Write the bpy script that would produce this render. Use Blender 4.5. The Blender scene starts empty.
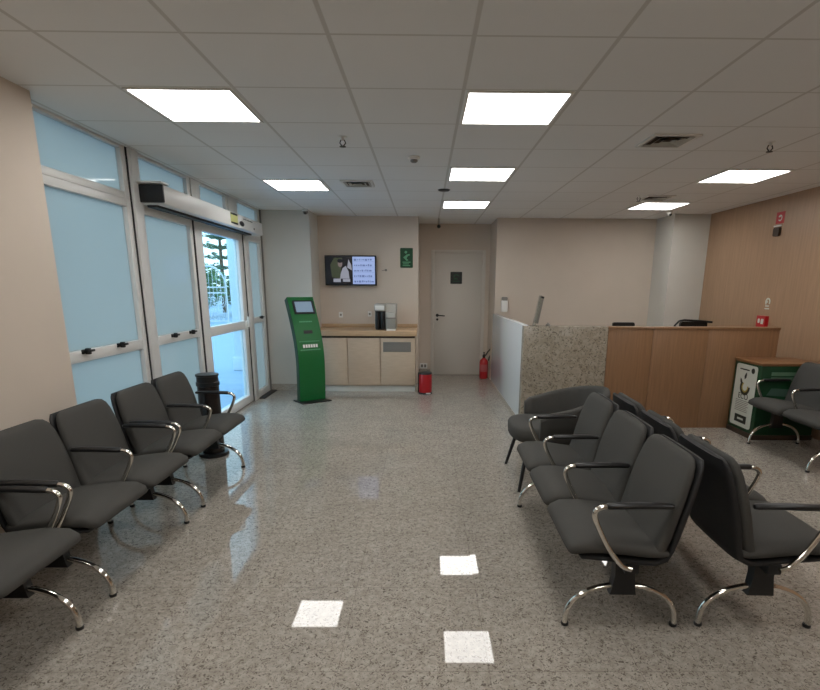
import bpy, bmesh, math, random
from mathutils import Vector, Matrix
random.seed(7)
scn = bpy.context.scene
COL = scn.collection
PI = math.pi
CEIL = 2.496
G0, H0, TILE = 0.201, 3.085, 0.606

# ------------------------------------------------------------------ materials
def srgb(r, g, b):
    def f(c):
        c /= 255.0
        return c / 12.92 if c <= .04045 else ((c + .055) / 1.055) ** 2.4
    return (f(r), f(g), f(b), 1)

MATS = {}
def mat(name, col, rough=.5, metal=0.0, spec=.5, noise=0.0, nscale=20, bump=0.0, bscale=200, stretch=(1, 1, 1), emit=None, estr=0):
    if name in MATS: return MATS[name]
    m = bpy.data.materials.new(name); m.use_nodes = True
    nt = m.node_tree; b = nt.nodes['Principled BSDF']
    b.inputs['Base Color'].default_value = col
    b.inputs['Roughness'].default_value = rough
    b.inputs['Metallic'].default_value = metal
    b.inputs['Specular IOR Level'].default_value = spec
    if noise or bump:
        tc = nt.nodes.new('ShaderNodeTexCoord'); mp = nt.nodes.new('ShaderNodeMapping')
        mp.inputs['Scale'].default_value = stretch
        nt.links.new(tc.outputs['Object'], mp.inputs['Vector'])
    if noise:
        n = nt.nodes.new('ShaderNodeTexNoise'); n.inputs['Scale'].default_value = nscale; n.inputs['Detail'].default_value = 4
        nt.links.new(mp.outputs['Vector'], n.inputs['Vector'])
        r = nt.nodes.new('ShaderNodeValToRGB')
        r.color_ramp.elements[0].position = .3; r.color_ramp.elements[1].position = .7
        r.color_ramp.elements[0].color = tuple(c * (1 - noise) for c in col[:3]) + (1,)
        r.color_ramp.elements[1].color = tuple(min(1, c * (1 + noise)) for c in col[:3]) + (1,)
        nt.links.new(n.outputs['Fac'], r.inputs['Fac']); nt.links.new(r.outputs['Color'], b.inputs['Base Color'])
    if bump:
        n2 = nt.nodes.new('ShaderNodeTexNoise'); n2.inputs['Scale'].default_value = bscale; n2.inputs['Detail'].default_value = 2
        nt.links.new(mp.outputs['Vector'], n2.inputs['Vector'])
        bp = nt.nodes.new('ShaderNodeBump'); bp.inputs['Strength'].default_value = bump; bp.inputs['Distance'].default_value = .003
        nt.links.new(n2.outputs['Fac'], bp.inputs['Height']); nt.links.new(bp.outputs['Normal'], b.inputs['Normal'])
    if emit:
        b.inputs['Emission Color'].default_value = emit; b.inputs['Emission Strength'].default_value = estr
    MATS[name] = m
    return m

M_wall = mat('cream_paint', srgb(204, 191, 177), .75, noise=.02, nscale=3, bump=.05)
M_wallw = mat('white_paint', srgb(205, 202, 194), .7, noise=.02, nscale=3)
M_wood = mat('wood_laminate_wall', srgb(162, 131, 104), .42, noise=.10, nscale=7, stretch=(6, 6, .35))
M_woodc = mat('wood_laminate_counter', srgb(142, 107, 77), .4, noise=.12, nscale=8, stretch=(6, 6, .35))
M_woodlite = mat('wood_laminate_cabinet', srgb(192, 172, 150), .45, noise=.05, nscale=8, stretch=(1, 1, 5))
M_woodtop = mat('wood_worktop', srgb(190, 160, 126), .45, noise=.08, nscale=10, stretch=(.5, 5, 5))
M_woodbin = mat('wood_bin_top', srgb(128, 90, 58), .45, noise=.12, nscale=10, stretch=(.6, 5, 5))
M_dark = mat('shadow_gap_board', srgb(62, 48, 36), .7)
M_alu = mat('white_aluminium', srgb(222, 222, 220), .38, spec=.5)
M_gasket = mat('rubber_gasket', srgb(24, 25, 26), .6)
M_black = mat('black_plastic', srgb(22, 22, 23), .38)
M_blackm = mat('black_metal', srgb(20, 20, 21), .4, spec=.5)
M_chrome = mat('chrome', srgb(225, 222, 215), .09, metal=1)
M_fab = mat('charcoal_fabric', srgb(72, 71, 68), .85, spec=.25, noise=.1, nscale=400, bump=.35, bscale=500)
M_fabback = mat('black_back_shell', srgb(26, 26, 27), .6, bump=.1)
M_green = mat('green_enamel', srgb(13, 98, 44), .35)
M_greend = mat('dark_green_enamel', srgb(14, 62, 34), .4)
M_greenside = mat('green_side_edge', srgb(10, 50, 30), .4)
M_red = mat('red_enamel', srgb(176, 26, 34), .3)
M_white = mat('white_plastic', srgb(226, 225, 220), .4)
M_paper = mat('poster_paper', srgb(206, 210, 200), .55)
M_silver = mat('silver_plastic', srgb(168, 168, 162), .3, metal=.55)
M_grey = mat('grey_plastic', srgb(128, 124, 118), .5)
M_door = mat('door_lacquer', srgb(205, 199, 190), .45)
M_gloss = mat('white_gloss_laminate', srgb(212, 216, 218), .09)
M_signg = mat('sign_green', srgb(10, 66, 36), .4)
M_signgd = mat('sign_dark_green', srgb(12, 26, 18), .4)
M_signlt = mat('sign_pale_green', srgb(92, 156, 116), .5)
M_ochre = mat('ochre_print', srgb(168, 150, 66), .5)
M_olive = mat('sticker_yellow_green', srgb(196, 198, 130), .5)
M_bark = mat('bark', srgb(86, 70, 52), .9)
M_leaf = mat('leaf_green', srgb(84, 132, 78), .7, noise=.35, nscale=3)
M_leaf2 = mat('conifer_green', srgb(72, 118, 88), .7, noise=.3, nscale=3)
M_pave = mat('outdoor_paving', srgb(150, 172, 196), .7, noise=.05, nscale=3)
M_gate = mat('white_gate_paint', srgb(200, 206, 210), .4)
M_out = mat('outdoor_wall_paint', srgb(205, 220, 228), .7)
M_scr_d = mat('screen_dark', srgb(6, 7, 10), .2, emit=srgb(14, 16, 22), estr=1)
M_scr_o = mat('screen_olive', srgb(6, 7, 10), .3, emit=srgb(52, 58, 40), estr=1)
M_scr_w = mat('screen_white', srgb(6, 7, 10), .3, emit=srgb(138, 140, 152), estr=1)
M_scr_s = mat('screen_skin', srgb(6, 7, 10), .3, emit=srgb(112, 98, 96), estr=1)
M_scr_b = mat('screen_blue', srgb(6, 7, 10), .3, emit=srgb(150, 170, 216), estr=1)
M_scr_t = mat('screen_text', srgb(6, 7, 10), .3, emit=srgb(92, 110, 160), estr=1)
M_scr_k = mat('kiosk_screen', srgb(6, 7, 10), .3, emit=srgb(118, 138, 156), estr=1)

LAMP = 11.8
M_lamp = mat('led_diffuser', srgb(255, 255, 255), .5, emit=(1, .98, .95, 1), estr=LAMP)

def granite(name, scale, light, mid, dark, rough, tiles=False):
    m = bpy.data.materials.new(name); m.use_nodes = True
    nt = m.node_tree; N = nt.nodes.new; L = nt.links.new; b = nt.nodes['Principled BSDF']
    tc = N('ShaderNodeTexCoord'); co = tc.outputs['Object']
    n1 = N('ShaderNodeTexNoise'); n1.inputs['Scale'].default_value = scale; n1.inputs['Detail'].default_value = 5; n1.inputs['Distortion'].default_value = .9
    n2 = N('ShaderNodeTexNoise'); n2.inputs['Scale'].default_value = scale * 1.9; n2.inputs['Detail'].default_value = 3; n2.inputs['Distortion'].default_value = 1.6
    n3 = N('ShaderNodeTexNoise'); n3.inputs['Scale'].default_value = scale * .12; n3.inputs['Detail'].default_value = 2
    for n in (n1, n2, n3): L(co, n.inputs['Vector'])
    r1 = N('ShaderNodeValToRGB'); e = r1.color_ramp.elements
    e[0].position = .38; e[0].color = mid; e[1].position = .62; e[1].color = light
    L(n1.outputs['Fac'], r1.inputs['Fac'])
    r2 = N('ShaderNodeValToRGB'); e = r2.color_ramp.elements
    e[0].position = .37; e[0].color = (1, 1, 1, 1); e[1].position = .45; e[1].color = (0, 0, 0, 1)
    L(n2.outputs['Fac'], r2.inputs['Fac'])
    mx = N('ShaderNodeMix'); mx.data_type = 'RGBA'; L(r2.outputs['Color'], mx.inputs['Factor']); L(r1.outputs['Color'], mx.inputs['A']); mx.inputs['B'].default_value = dark
    r3 = N('ShaderNodeMapRange'); r3.inputs['From Min'].default_value = .3; r3.inputs['From Max'].default_value = .7
    r3.inputs['To Min'].default_value = .93; r3.inputs['To Max'].default_value = 1.05
    L(n3.outputs['Fac'], r3.inputs['Value'])
    vm = N('ShaderNodeVectorMath'); vm.operation = 'SCALE'; L(mx.outputs['Result'], vm.inputs[0]); L(r3.outputs['Result'], vm.inputs['Scale'])
    last = vm.outputs['Vector']
    b.inputs['Roughness'].default_value = rough
    if tiles:
        b.inputs['Specular IOR Level'].default_value = .37
        T = .6
        sub = N('ShaderNodeVectorMath'); sub.operation = 'SUBTRACT'; L(co, sub.inputs[0]); sub.inputs[1].default_value = (.26, 1.79, 0)
        dv = N('ShaderNodeVectorMath'); dv.operation = 'SCALE'; L(sub.outputs[0], dv.inputs[0]); dv.inputs['Scale'].default_value = 1 / T
        fl = N('ShaderNodeVectorMath'); fl.operation = 'FLOOR'; L(dv.outputs[0], fl.inputs[0])
        fr = N('ShaderNodeVectorMath'); fr.operation = 'FRACTION'; L(dv.outputs[0], fr.inputs[0])
        sx = N('ShaderNodeSeparateXYZ'); L(fr.outputs[0], sx.inputs[0])
        line = None
        for ax in ('X', 'Y'):
            pp = N('ShaderNodeMath'); pp.operation = 'PINGPONG'; L(sx.outputs[ax], pp.inputs[0]); pp.inputs[1].default_value = .5
            lt = N('ShaderNodeMath'); lt.operation = 'LESS_THAN'; L(pp.outputs[0], lt.inputs[0]); lt.inputs[1].default_value = .0028
            if line is None: line = lt.outputs[0]
            else:
                mm = N('ShaderNodeMath'); mm.operation = 'MAXIMUM'; L(line, mm.inputs[0]); L(lt.outputs[0], mm.inputs[1]); line = mm.outputs[0]
        mj = N('ShaderNodeMix'); mj.data_type = 'RGBA'; ms = N('ShaderNodeMath'); ms.operation = 'MULTIPLY'; L(line, ms.inputs[0]); ms.inputs[1].default_value = .45
        L(ms.outputs[0], mj.inputs['Factor']); L(last, mj.inputs['A']); mj.inputs['B'].default_value = dark
        last = mj.outputs['Result']
        wn = N('ShaderNodeTexWhiteNoise'); wn.noise_dimensions = '2D'; L(fl.outputs[0], wn.inputs['Vector'])
        s2 = N('ShaderNodeVectorMath'); s2.operation = 'SUBTRACT'; L(wn.outputs['Color'], s2.inputs[0]); s2.inputs[1].default_value = (.5, .5, .5)
        s3 = N('ShaderNodeVectorMath'); s3.operation = 'MULTIPLY'; L(s2.outputs[0], s3.inputs[0]); s3.inputs[1].default_value = (.003, .003, 0)
        ge = N('ShaderNodeNewGeometry')
        ad = N('ShaderNodeVectorMath'); ad.operation = 'ADD'; L(ge.outputs['Normal'], ad.inputs[0]); L(s3.outputs[0], ad.inputs[1])
        nm = N('ShaderNodeVectorMath'); nm.operation = 'NORMALIZE'; L(ad.outputs[0], nm.inputs[0]); L(nm.outputs[0], b.inputs['Normal'])
    L(last, b.inputs['Base Color'])
    MATS[name] = m
    return m
M_floor = granite('polished_granite_tiles', 36, srgb(172, 165, 155), srgb(152, 145, 135), srgb(104, 96, 88), .02, tiles=True)
M_gran = granite('beige_granite', 19, srgb(168, 160, 146), srgb(152, 143, 128), srgb(108, 100, 88), .2)
M_skirt = granite('granite_skirting', 60, srgb(190, 182, 170), srgb(168, 160, 150), srgb(130, 122, 112), .15)

def ceiling_mat():
    m = bpy.data.materials.new('ceiling_tile_grid'); m.use_nodes = True
    nt = m.node_tree; N = nt.nodes.new; L = nt.links.new; b = nt.nodes['Principled BSDF']
    tc = N('ShaderNodeTexCoord'); sub = N('ShaderNodeVectorMath'); sub.operation = 'SUBTRACT'
    L(tc.outputs['Object'], sub.inputs[0]); sub.inputs[1].default_value = (G0, H0, 0)
    dv = N('ShaderNodeVectorMath'); dv.operation = 'SCALE'; L(sub.outputs[0], dv.inputs[0]); dv.inputs['Scale'].default_value = 1 / TILE
    fr = N('ShaderNodeVectorMath'); fr.operation = 'FRACTION'; L(dv.outputs[0], fr.inputs[0])
    sx = N('ShaderNodeSeparateXYZ'); L(fr.outputs[0], sx.inputs[0])
    outs = []
    for ax, w in (('X', .017), ('Y', .012)):
        pp = N('ShaderNodeMath'); pp.operation = 'PINGPONG'; L(sx.outputs[ax], pp.inputs[0]); pp.inputs[1].default_value = .5
        mr = N('ShaderNodeMapRange'); mr.interpolation_type = 'SMOOTHSTEP'; L(pp.outputs[0], mr.inputs['Value'])
        mr.inputs['From Min'].default_value = w * .7; mr.inputs['From Max'].default_value = w * 1.2; mr.inputs['To Min'].default_value = 1; mr.inputs['To Max'].default_value = 0
        outs.append(mr.outputs[0])
    mm = N('ShaderNodeMath'); mm.operation = 'MAXIMUM'; L(outs[0], mm.inputs[0]); L(outs[1], mm.inputs[1])
    nz = N('ShaderNodeTexNoise'); nz.inputs['Scale'].default_value = 1.2; L(tc.outputs['Object'], nz.inputs['Vector'])
    r = N('ShaderNodeValToRGB'); r.color_ramp.elements[0].color = srgb(230, 230, 229); r.color_ramp.elements[1].color = srgb(236, 236, 235)
    L(nz.outputs['Fac'], r.inputs['Fac'])
    mx = N('ShaderNodeMix'); mx.data_type = 'RGBA'; L(mm.outputs[0], mx.inputs['Factor']); L(r.outputs['Color'], mx.inputs['A']); mx.inputs['B'].default_value = srgb(206, 204, 200)  # darker grid lines: shade of the tile-edge gaps put into the colour
    L(mx.outputs['Result'], b.inputs['Base Color']); b.inputs['Roughness'].default_value = .8
    n2 = N('ShaderNodeTexNoise'); n2.inputs['Scale'].default_value = 120; L(tc.outputs['Object'], n2.inputs['Vector'])
    bp = N('ShaderNodeBump'); bp.inputs['Strength'].default_value = .15; bp.inputs['Distance'].default_value = .002; L(n2.outputs['Fac'], bp.inputs['Height'])
    L(bp.outputs['Normal'], b.inputs['Normal'])
    return m
M_ceil = ceiling_mat()

def schlick(nt, f0=.04):
    N = nt.nodes.new; L = nt.links.new
    lw = N('ShaderNodeLayerWeight'); lw.inputs['Blend'].default_value = .5
    p = N('ShaderNodeMath'); p.operation = 'POWER'; L(lw.outputs['Facing'], p.inputs[0]); p.inputs[1].default_value = 5
    a = N('ShaderNodeMath'); a.operation = 'MULTIPLY_ADD'; L(p.outputs[0], a.inputs[0]); a.inputs[1].default_value = 1 - f0; a.inputs[2].default_value = f0
    return a.outputs[0]
def frosted():
    m = bpy.data.materials.new('frosted_glass_film'); m.use_nodes = True
    nt = m.node_tree; N = nt.nodes.new; L = nt.links.new
    nt.nodes.remove(nt.nodes['Principled BSDF']); out = nt.nodes['Material Output']
    t = N('ShaderNodeBsdfTranslucent'); t.inputs['Color'].default_value = (.50, .525, .50, 1)
    d = N('ShaderNodeBsdfDiffuse'); d.inputs['Color'].default_value = (.5, .55, .56, 1)
    mx = N('ShaderNodeMixShader'); mx.inputs[0].default_value = .15; L(t.outputs[0], mx.inputs[1]); L(d.outputs[0], mx.inputs[2])
    g = N('ShaderNodeBsdfGlossy'); g.inputs['Roughness'].default_value = .06
    m2 = N('ShaderNodeMixShader'); L(schlick(nt), m2.inputs[0]); L(mx.outputs[0], m2.inputs[1]); L(g.outputs[0], m2.inputs[2])
    L(m2.outputs[0], out.inputs['Surface'])
    return m
M_frost = frosted()
def clear_glass(name='clear_glass', tint=(.80, .93, .97, 1)):
    m = bpy.data.materials.new(name); m.use_nodes = True
    nt = m.node_tree; N = nt.nodes.new; L = nt.links.new
    nt.nodes.remove(nt.nodes['Principled BSDF']); out = nt.nodes['Material Output']
    t = N('ShaderNodeBsdfTransparent'); t.inputs['Color'].default_value = tint
    g = N('ShaderNodeBsdfGlossy'); g.inputs['Roughness'].default_value = .02
    m2 = N('ShaderNodeMixShader'); L(schlick(nt, .02), m2.inputs[0]); L(t.outputs[0], m2.inputs[1]); L(g.outputs[0], m2.inputs[2])
    L(m2.outputs[0], out.inputs['Surface'])
    return m
M_glass = clear_glass()
M_acryl = clear_glass('clear_acrylic', (.9, .92, .9, 1))

# ------------------------------------------------------------------ mesh helpers
class MB:
    def __init__(self): self.bm = bmesh.new()
    def box(self, x0, x1, y0, y1, z0, z1, bev=0, seg=2, rot=None):
        bm = self.bm
        vs = [bm.verts.new((x, y, z)) for x in (x0, x1) for y in (y0, y1) for z in (z0, z1)]
        idx = [(0, 1, 3, 2), (4, 6, 7, 5), (0, 4, 5, 1), (2, 3, 7, 6), (0, 2, 6, 4), (1, 5, 7, 3)]
        fs = [bm.faces.new([vs[i] for i in f]) for f in idx]
        if rot:
            bmesh.ops.transform(bm, matrix=rot, verts=vs)
        if bev:
            es = list({e for f in fs for e in f.edges})
            bmesh.ops.bevel(bm, geom=es, offset=bev, segments=seg, profile=.5, affect='EDGES')
        return self
    def rings(self, rings, closed=True, cap=True):
        bm = self.bm
        R = [[bm.verts.new(p) for p in r] for r in rings]
        n = len(R[0])
        for a, b in zip(R[:-1], R[1:]):
            for i in range(n if closed else n - 1):
                j = (i + 1) % n
                bm.faces.new((a[i], a[j], b[j], b[i]))
        if cap and closed:
            bm.faces.new(list(reversed(R[0]))); bm.faces.new(R[-1])
        return self
    def tube(self, pts, r, n=10, flat=1.0, closed=False):
        pts = [Vector(p) for p in pts]; out = []
        m = len(pts); up0 = None
        for i, p in enumerate(pts):
            a = pts[i - 1] if (i > 0 or closed) else pts[i]
            b = pts[(i + 1) % m] if (i < m - 1 or closed) else pts[i]
            t = (b - a).normalized()
            if up0 is None:
                up0 = Vector((0, 1, 0)) if abs(t.y) < .9 else Vector((0, 0, 1))
            s = up0 - t * up0.dot(t); s.normalize(); u = t.cross(s)
            up0 = s
            rr = r[i] if isinstance(r, (list, tuple)) else r
            out.append([p + s * rr * math.cos(2 * PI * k / n) + u * rr * flat * math.sin(2 * PI * k / n) for k in range(n)])
        if closed:
            out.append(out[0])
            bm = self.bm; R = [[bm.verts.new(p) for p in rr] for rr in out[:-1]]; R.append(R[0])
            for a, b in zip(R[:-1], R[1:]):
                for i in range(n):
                    j = (i + 1) % n; bm.faces.new((a[i], a[j], b[j], b[i]))
            return self
        return self.rings(out)
    def lathe(self, prof, n=28, c=(0, 0, 0), mtx=None):
        out = []
        for r, z in prof:
            ring = [Vector((r * math.cos(2 * PI * k / n), r * math.sin(2 * PI * k / n), z)) for k in range(n)]
            if mtx: ring = [mtx @ p for p in ring]
            out.append([p + Vector(c) for p in ring])
        return self.rings(out)
    def prism(self, poly, h, frame):
        """poly: 2-D points; frame: (origin, u, v, n); extrude by h along n"""
        o, u, v, n = [Vector(q) for q in frame]
        a = [o + u * x + v * y for x, y in poly]; b = [p + n * h for p in a]
        return self.rings([a, b])
    def ball(self, c, r, s=(1, 1, 1), n=16):
        prof = [(math.sin(PI * i / n) * r, -math.cos(PI * i / n) * r) for i in range(n + 1)]
        prof[0] = (1e-4, -r); prof[-1] = (1e-4, r)
        return self.lathe(prof, n=n * 2, c=c, mtx=Matrix.Diagonal((s[0], s[1], s[2])).to_4x4())
    def mesh(self, name, m, smooth=None):
        me = bpy.data.meshes.new(name)
        bmesh.ops.recalc_face_normals(self.bm, faces=self.bm.faces[:])
        self.bm.to_mesh(me); self.bm.free()
        me.materials.append(m)
        if smooth is not None:
            me.polygons.foreach_set('use_smooth', [True] * len(me.polygons))
            try: me.set_sharp_from_angle(angle=math.radians(smooth))
            except Exception: pass
        return me
    def build(self, name, m, parent=None, smooth=40, loc=None):
        o = bpy.data.objects.new(name, self.mesh(name, m, smooth)); COL.objects.link(o)
        if parent: o.parent = parent
        if loc: o.location = loc
        return o

def tag(o, label=None, cat=None, group=None, kind=None):
    if label: o['label'] = label
    if cat: o['category'] = cat
    if group: o['group'] = group
    if kind: o['kind'] = kind
    return o
def thing(name, label, cat, loc=(0, 0, 0), rz=0, group=None):
    o = bpy.data.objects.new(name, None); COL.objects.link(o)
    o.empty_display_size = .1; o.location = loc; o.rotation_euler = (0, 0, rz)
    return tag(o, label, cat, group)
def struct(o, label=None):
    o['kind'] = 'structure'
    if label: o['label'] = label
    return o
def sroot(name, label, loc=(0, 0, 0)):
    o = bpy.data.objects.new(name, None); COL.objects.link(o); o.location = loc
    return struct(o, label)
def copy_tree(o, parent=None):
    c = o.copy(); COL.objects.link(c)
    if parent: c.parent = parent; c.matrix_parent_inverse = o.matrix_parent_inverse.copy()
    for ch in list(o.children): copy_tree(ch, c)
    return c
def B(name, m, x0, x1, y0, y1, z0, z1, parent=None, bev=0, smooth=40):
    return MB().box(x0, x1, y0, y1, z0, z1, bev).build(name, m, parent, smooth)
def circle(cx, cy, r, n=20, ry=None):
    ry = ry or r
    return [(cx + r * math.cos(2 * PI * k / n), cy + ry * math.sin(2 * PI * k / n)) for k in range(n)]
def rrect(x0, x1, y0, y1, r, n=5):
    out = []
    for cx, cy, a in ((x1 - r, y1 - r, 0), (x0 + r, y1 - r, 90), (x0 + r, y0 + r, 180), (x1 - r, y0 + r, 270)):
        for k in range(n + 1):
            t = math.radians(a + 90 * k / n); out.append((cx + r * math.cos(t), cy + r * math.sin(t)))
    return out

# ------------------------------------------------------------------ room shell
YB = -2.6      # room end behind the viewpoint
struct(B('floor', M_floor, -2.45, 4.3, YB - .2, 9.4, -.12, 0), 'polished speckled granite tile floor')
struct(B('ceiling', M_ceil, -2.45, 4.3, YB - .2, 9.4, CEIL, CEIL + .1), 'suspended ceiling of square grey-white tiles')
struct(B('wall_left', M_wall, -2.6, -2.13, YB, 3.17, 0, CEIL), 'cream wall in front of the window run')
struct(B('wall_front', M_wall, -2.6, 4.2, YB - .2, YB, 0, CEIL), 'cream wall closing the room')
struct(B('wall_right', M_wood, 3.98, 4.2, YB, 8.5, 0, CEIL), 'wood laminate wall on the right side')
struct(B('column_left', M_wallw, -2.45, -1.59, 7.63, 8.4, 0, CEIL), 'white column between windows and television niche')
struct(B('wall_television', M_wall, -1.59, -.10, 8.2, 9.3, 0, CEIL), 'cream wall carrying the television')
struct(B('wall_corridor', M_wall, -.10, 1.08, 9.1, 9.3, 0, CEIL), 'cream wall around the white door')
struct(B('wall_back', M_wall, 1.08, 4.2, 8.3, 9.3, 0, CEIL), 'cream wall behind the reception counter')
struct(B('column_right', M_wallw, 3.47, 3.98, 7.72, 8.3, 0, CEIL), 'white column at the wood wall corner')
# skirtings
struct(B('baseboard_column', M_skirt, -2.24, -1.578, 7.617, 7.63, 0, .09))
struct(B('baseboard_television', M_skirt, -.10, -.088, 8.2, 9.1, 0, .09))
sk = MB().box(-.088, .09, 9.088, 9.1, 0, .09).box(1.02, 1.08, 9.088, 9.1, 0, .09).build('baseboard_corridor', M_skirt); struct(sk)
struct(B('baseboard_left', M_skirt, -2.13, -2.117, YB, 3.17, 0, .09))

# ------------------------------------------------------------------ window wall
XF0, XF1 = -2.33, -2.262      # frame depth
def frame(mb, y0, y1, z0, z1, l, r, b, t, mids=(), x0=XF0, x1=XF1):
    mb.box(x0, x1, y0, y0 + l, z0, z1, .004); mb.box(x0, x1, y1 - r, y1, z0, z1, .004)
    mb.box(x0, x1, y0 + l, y1 - r, z0, z0 + b, .004); mb.box(x0, x1, y0 + l, y1 - r, z1 - t, z1, .004)
    for a, c in mids: mb.box(x0, x1, y0 + l, y1 - r, a, c, .004)
def pane(y0, y1, z0, z1, m, parent, name='pane', x=-2.30):
    return B(name, m, x - .004, x + .004, y0, y1, z0, z1, parent)
def latch(parent, y, z):
    mb = MB(); mb.box(XF1 - .002, XF1 + .012, y - .035, y + .035, z - .008, z + .022, .004)
    mb.box(XF1 + .01, XF1 + .04, y - .014, y + .014, z - .012, z + .03, .006)
    mb.box(XF1 + .03, XF1 + .045, y - .01, y + .045, z + .004, z + .02, .004)
    return mb.build('window_latch', M_blackm, parent)

w = sroot('window_1', 'frosted window bay beside the cream wall')
mb = MB(); frame(mb, 3.17, 4.325, 0, 2.12, .04, .065, .09, .055, [(.985, 1.06)]); f = mb.build('window_frame', M_alu, w)
pane(3.21, 4.26, .09, .985, M_frost, w); pane(3.21, 4.26, 1.06, 2.065, M_frost, w)
latch(w, 3.52, 1.045); latch(w, 3.93, 1.045)
w = sroot('window_2', 'upper frosted pane above the first window bay')
mb = MB(); frame(mb, 3.17, 4.325, 2.12, CEIL, .04, .065, .05, .02); mb.build('window_frame', M_alu, w)
pane(3.21, 4.26, 2.17, CEIL - .02, M_frost, w)
struct(B('trim_1', M_alu, -2.34, -2.235, 4.337, 4.462, 0, CEIL, bev=.006), 'white aluminium post between window bays')
struct(B('trim_2', M_gasket, -2.325, -2.256, 4.322, 4.348, 0, CEIL), 'dark joint beside the window post')

w = sroot('window_3', 'frosted fixed leaf beside the clear door')
mb = MB(); frame(mb, 4.465, 5.41, 0, 2.10, .04, .06, .09, .06, [(.985, 1.06)]); mb.build('window_frame', M_alu, w)
pane(4.505, 5.35, .09, .985, M_frost, w); pane(4.505, 5.35, 1.06, 2.04, M_frost, w)
latch(w, 4.78, 1.04); latch(w, 5.15, 1.04)
struct(B('trim_3', M_gasket, -2.325, -2.256, 5.408, 5.436, 0, 2.10), 'dark joint between the fixed leaf and the door')
d = sroot('door_1', 'clear glass sliding door leaf in white frame')
mb = MB(); frame(mb, 5.434, 6.84, .01, 2.10, .20, .14, .10, .075, [(.955, 1.055)]); mb.build('door_frame', M_alu, d)
pane(5.634, 6.70, .11, .955, M_glass, d); pane(5.634, 6.70, 1.055, 2.025, M_glass, d)
mb = MB().box(XF1, XF1 + .03, 6.72, 6.77, .96, 1.06, .006).box(XF1 + .02, XF1 + .05, 6.735, 6.755, .98, 1.11, .005); mb.build('door_handle', M_white, d)
struct(B('trim_4', M_gasket, -2.325, -2.256, 6.838, 6.862, 0, 2.10), 'dark joint beside the end post')
struct(B('trim_5', M_alu, -2.34, -2.24, 6.862, 7.02, 0, 2.10, bev=.006), 'white aluminium post between door and end window')
w = sroot('window_4', 'narrow frosted window at the white column')
mb = MB(); frame(mb, 7.025, 7.61, 0, 2.10, .06, .09, .09, .05, [(1.0, 1.075)]); mb.build('window_frame', M_alu, w)
for a, c in ((.09, 1.0), (1.075, 2.05)): pane(7.085, 7.52, a, c, M_frost, w)
latch(w, 7.36, 1.06)
struct(B('trim_6', M_grey, -2.33, -2.245, 7.61, 7.63, 0, CEIL), 'dark joint between end window and column')
for i, (y0, y1, l, r) in enumerate(((4.465, 5.44, .04, .07), (5.47, 6.42, .20, .06), (6.45, 7.61, .30, .09))):
    w = sroot('window_%d' % (5 + i), 'frosted transom pane above the door run')
    mb = MB(); frame(mb, y0, y1, 2.10, CEIL, l, max(r, .01), .15, .025); mb.build('window_frame', M_alu, w)
    pane(y0 + l, y1 - max(r, .01), 2.25, CEIL - .025, M_frost, w)
struct(B('trim_7', M_gasket, -2.325, -2.275, 5.438, 5.472, 2.10, CEIL)); struct(B('trim_8', M_gasket, -2.325, -2.275, 6.418, 6.452, 2.10, CEIL))
# outside sill so nothing is open above the panes
# door operator header
h = thing('door_operator', 'long white sliding door operator box above the glass door', 'door operator', (-2.23, 4.42, 2.105))
B('housing', M_alu, -.032, .17, .02, 2.62, 0, .15, h, .012)
mb = MB().box(-.03, .18, -.005, .02, .012, .145, .008); o = mb.build('end_cap', M_black, h); o['label'] = 'black end cap'
B('end_bracket', M_white, -.03, .185, -.03, .10, .15, .166, h, .004)
mb = MB().box(0.02, .10, .05, 2.38, -.018, 0); o = mb.build('guide_rail', M_gasket, h); o['label'] = 'dark guide rail slot'
XS = .171
def sticker(name, m, poly, lab, y, z):
    o = MB().prism(poly, .0015, ((XS, y, z), (0, 1, 0), (0, 0, 1), (1, 0, 0))).build(name, m, h); o['label'] = lab
    return o
s = sticker('warning_sticker', M_olive, rrect(-.11, .11, -.055, .055, .02), 'pale yellow-green sticker with black bars', 1.60, .085)
MB().prism([(-.1, .035), (.1, .035), (.1, .055), (-.1, .055)], .001, ((XS + .0016, 1.60, .085), (0, 1, 0), (0, 0, 1), (1, 0, 0))).prism([(-.1, -.055), (.1, -.055), (.1, -.038), (-.1, -.038)], .001, ((XS + .0016, 1.60, .085), (0, 1, 0), (0, 0, 1), (1, 0, 0))).build('print', M_black, s)
sticker('oval_sticker', M_black, circle(0, 0, .075, ry=.028), 'black oval sticker', 1.84, .058)
mb = MB()
for k in range(6): mb.prism([(.0 + k * .055, -.004), (.04 + k * .055, -.004), (.04 + k * .055, .006), (.0 + k * .055, .006)], .001, ((XS, 1.90, .115), (0, 1, 0), (0, 0, 1), (1, 0, 0)))
o = mb.build('printed_line', M_blackm, h)
sticker('round_button', M_black, circle(0, 0, .02, ry=.012), 'small black dot', 2.27, .045)
B('floor_guide', M_gasket, -2.24, -2.16, 7.0, 7.6, 0, .012, bev=.003); tag(bpy.data.objects['floor_guide'], 'dark metal floor guide strip at the foot of the narrow end window', 'floor guide')

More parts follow.
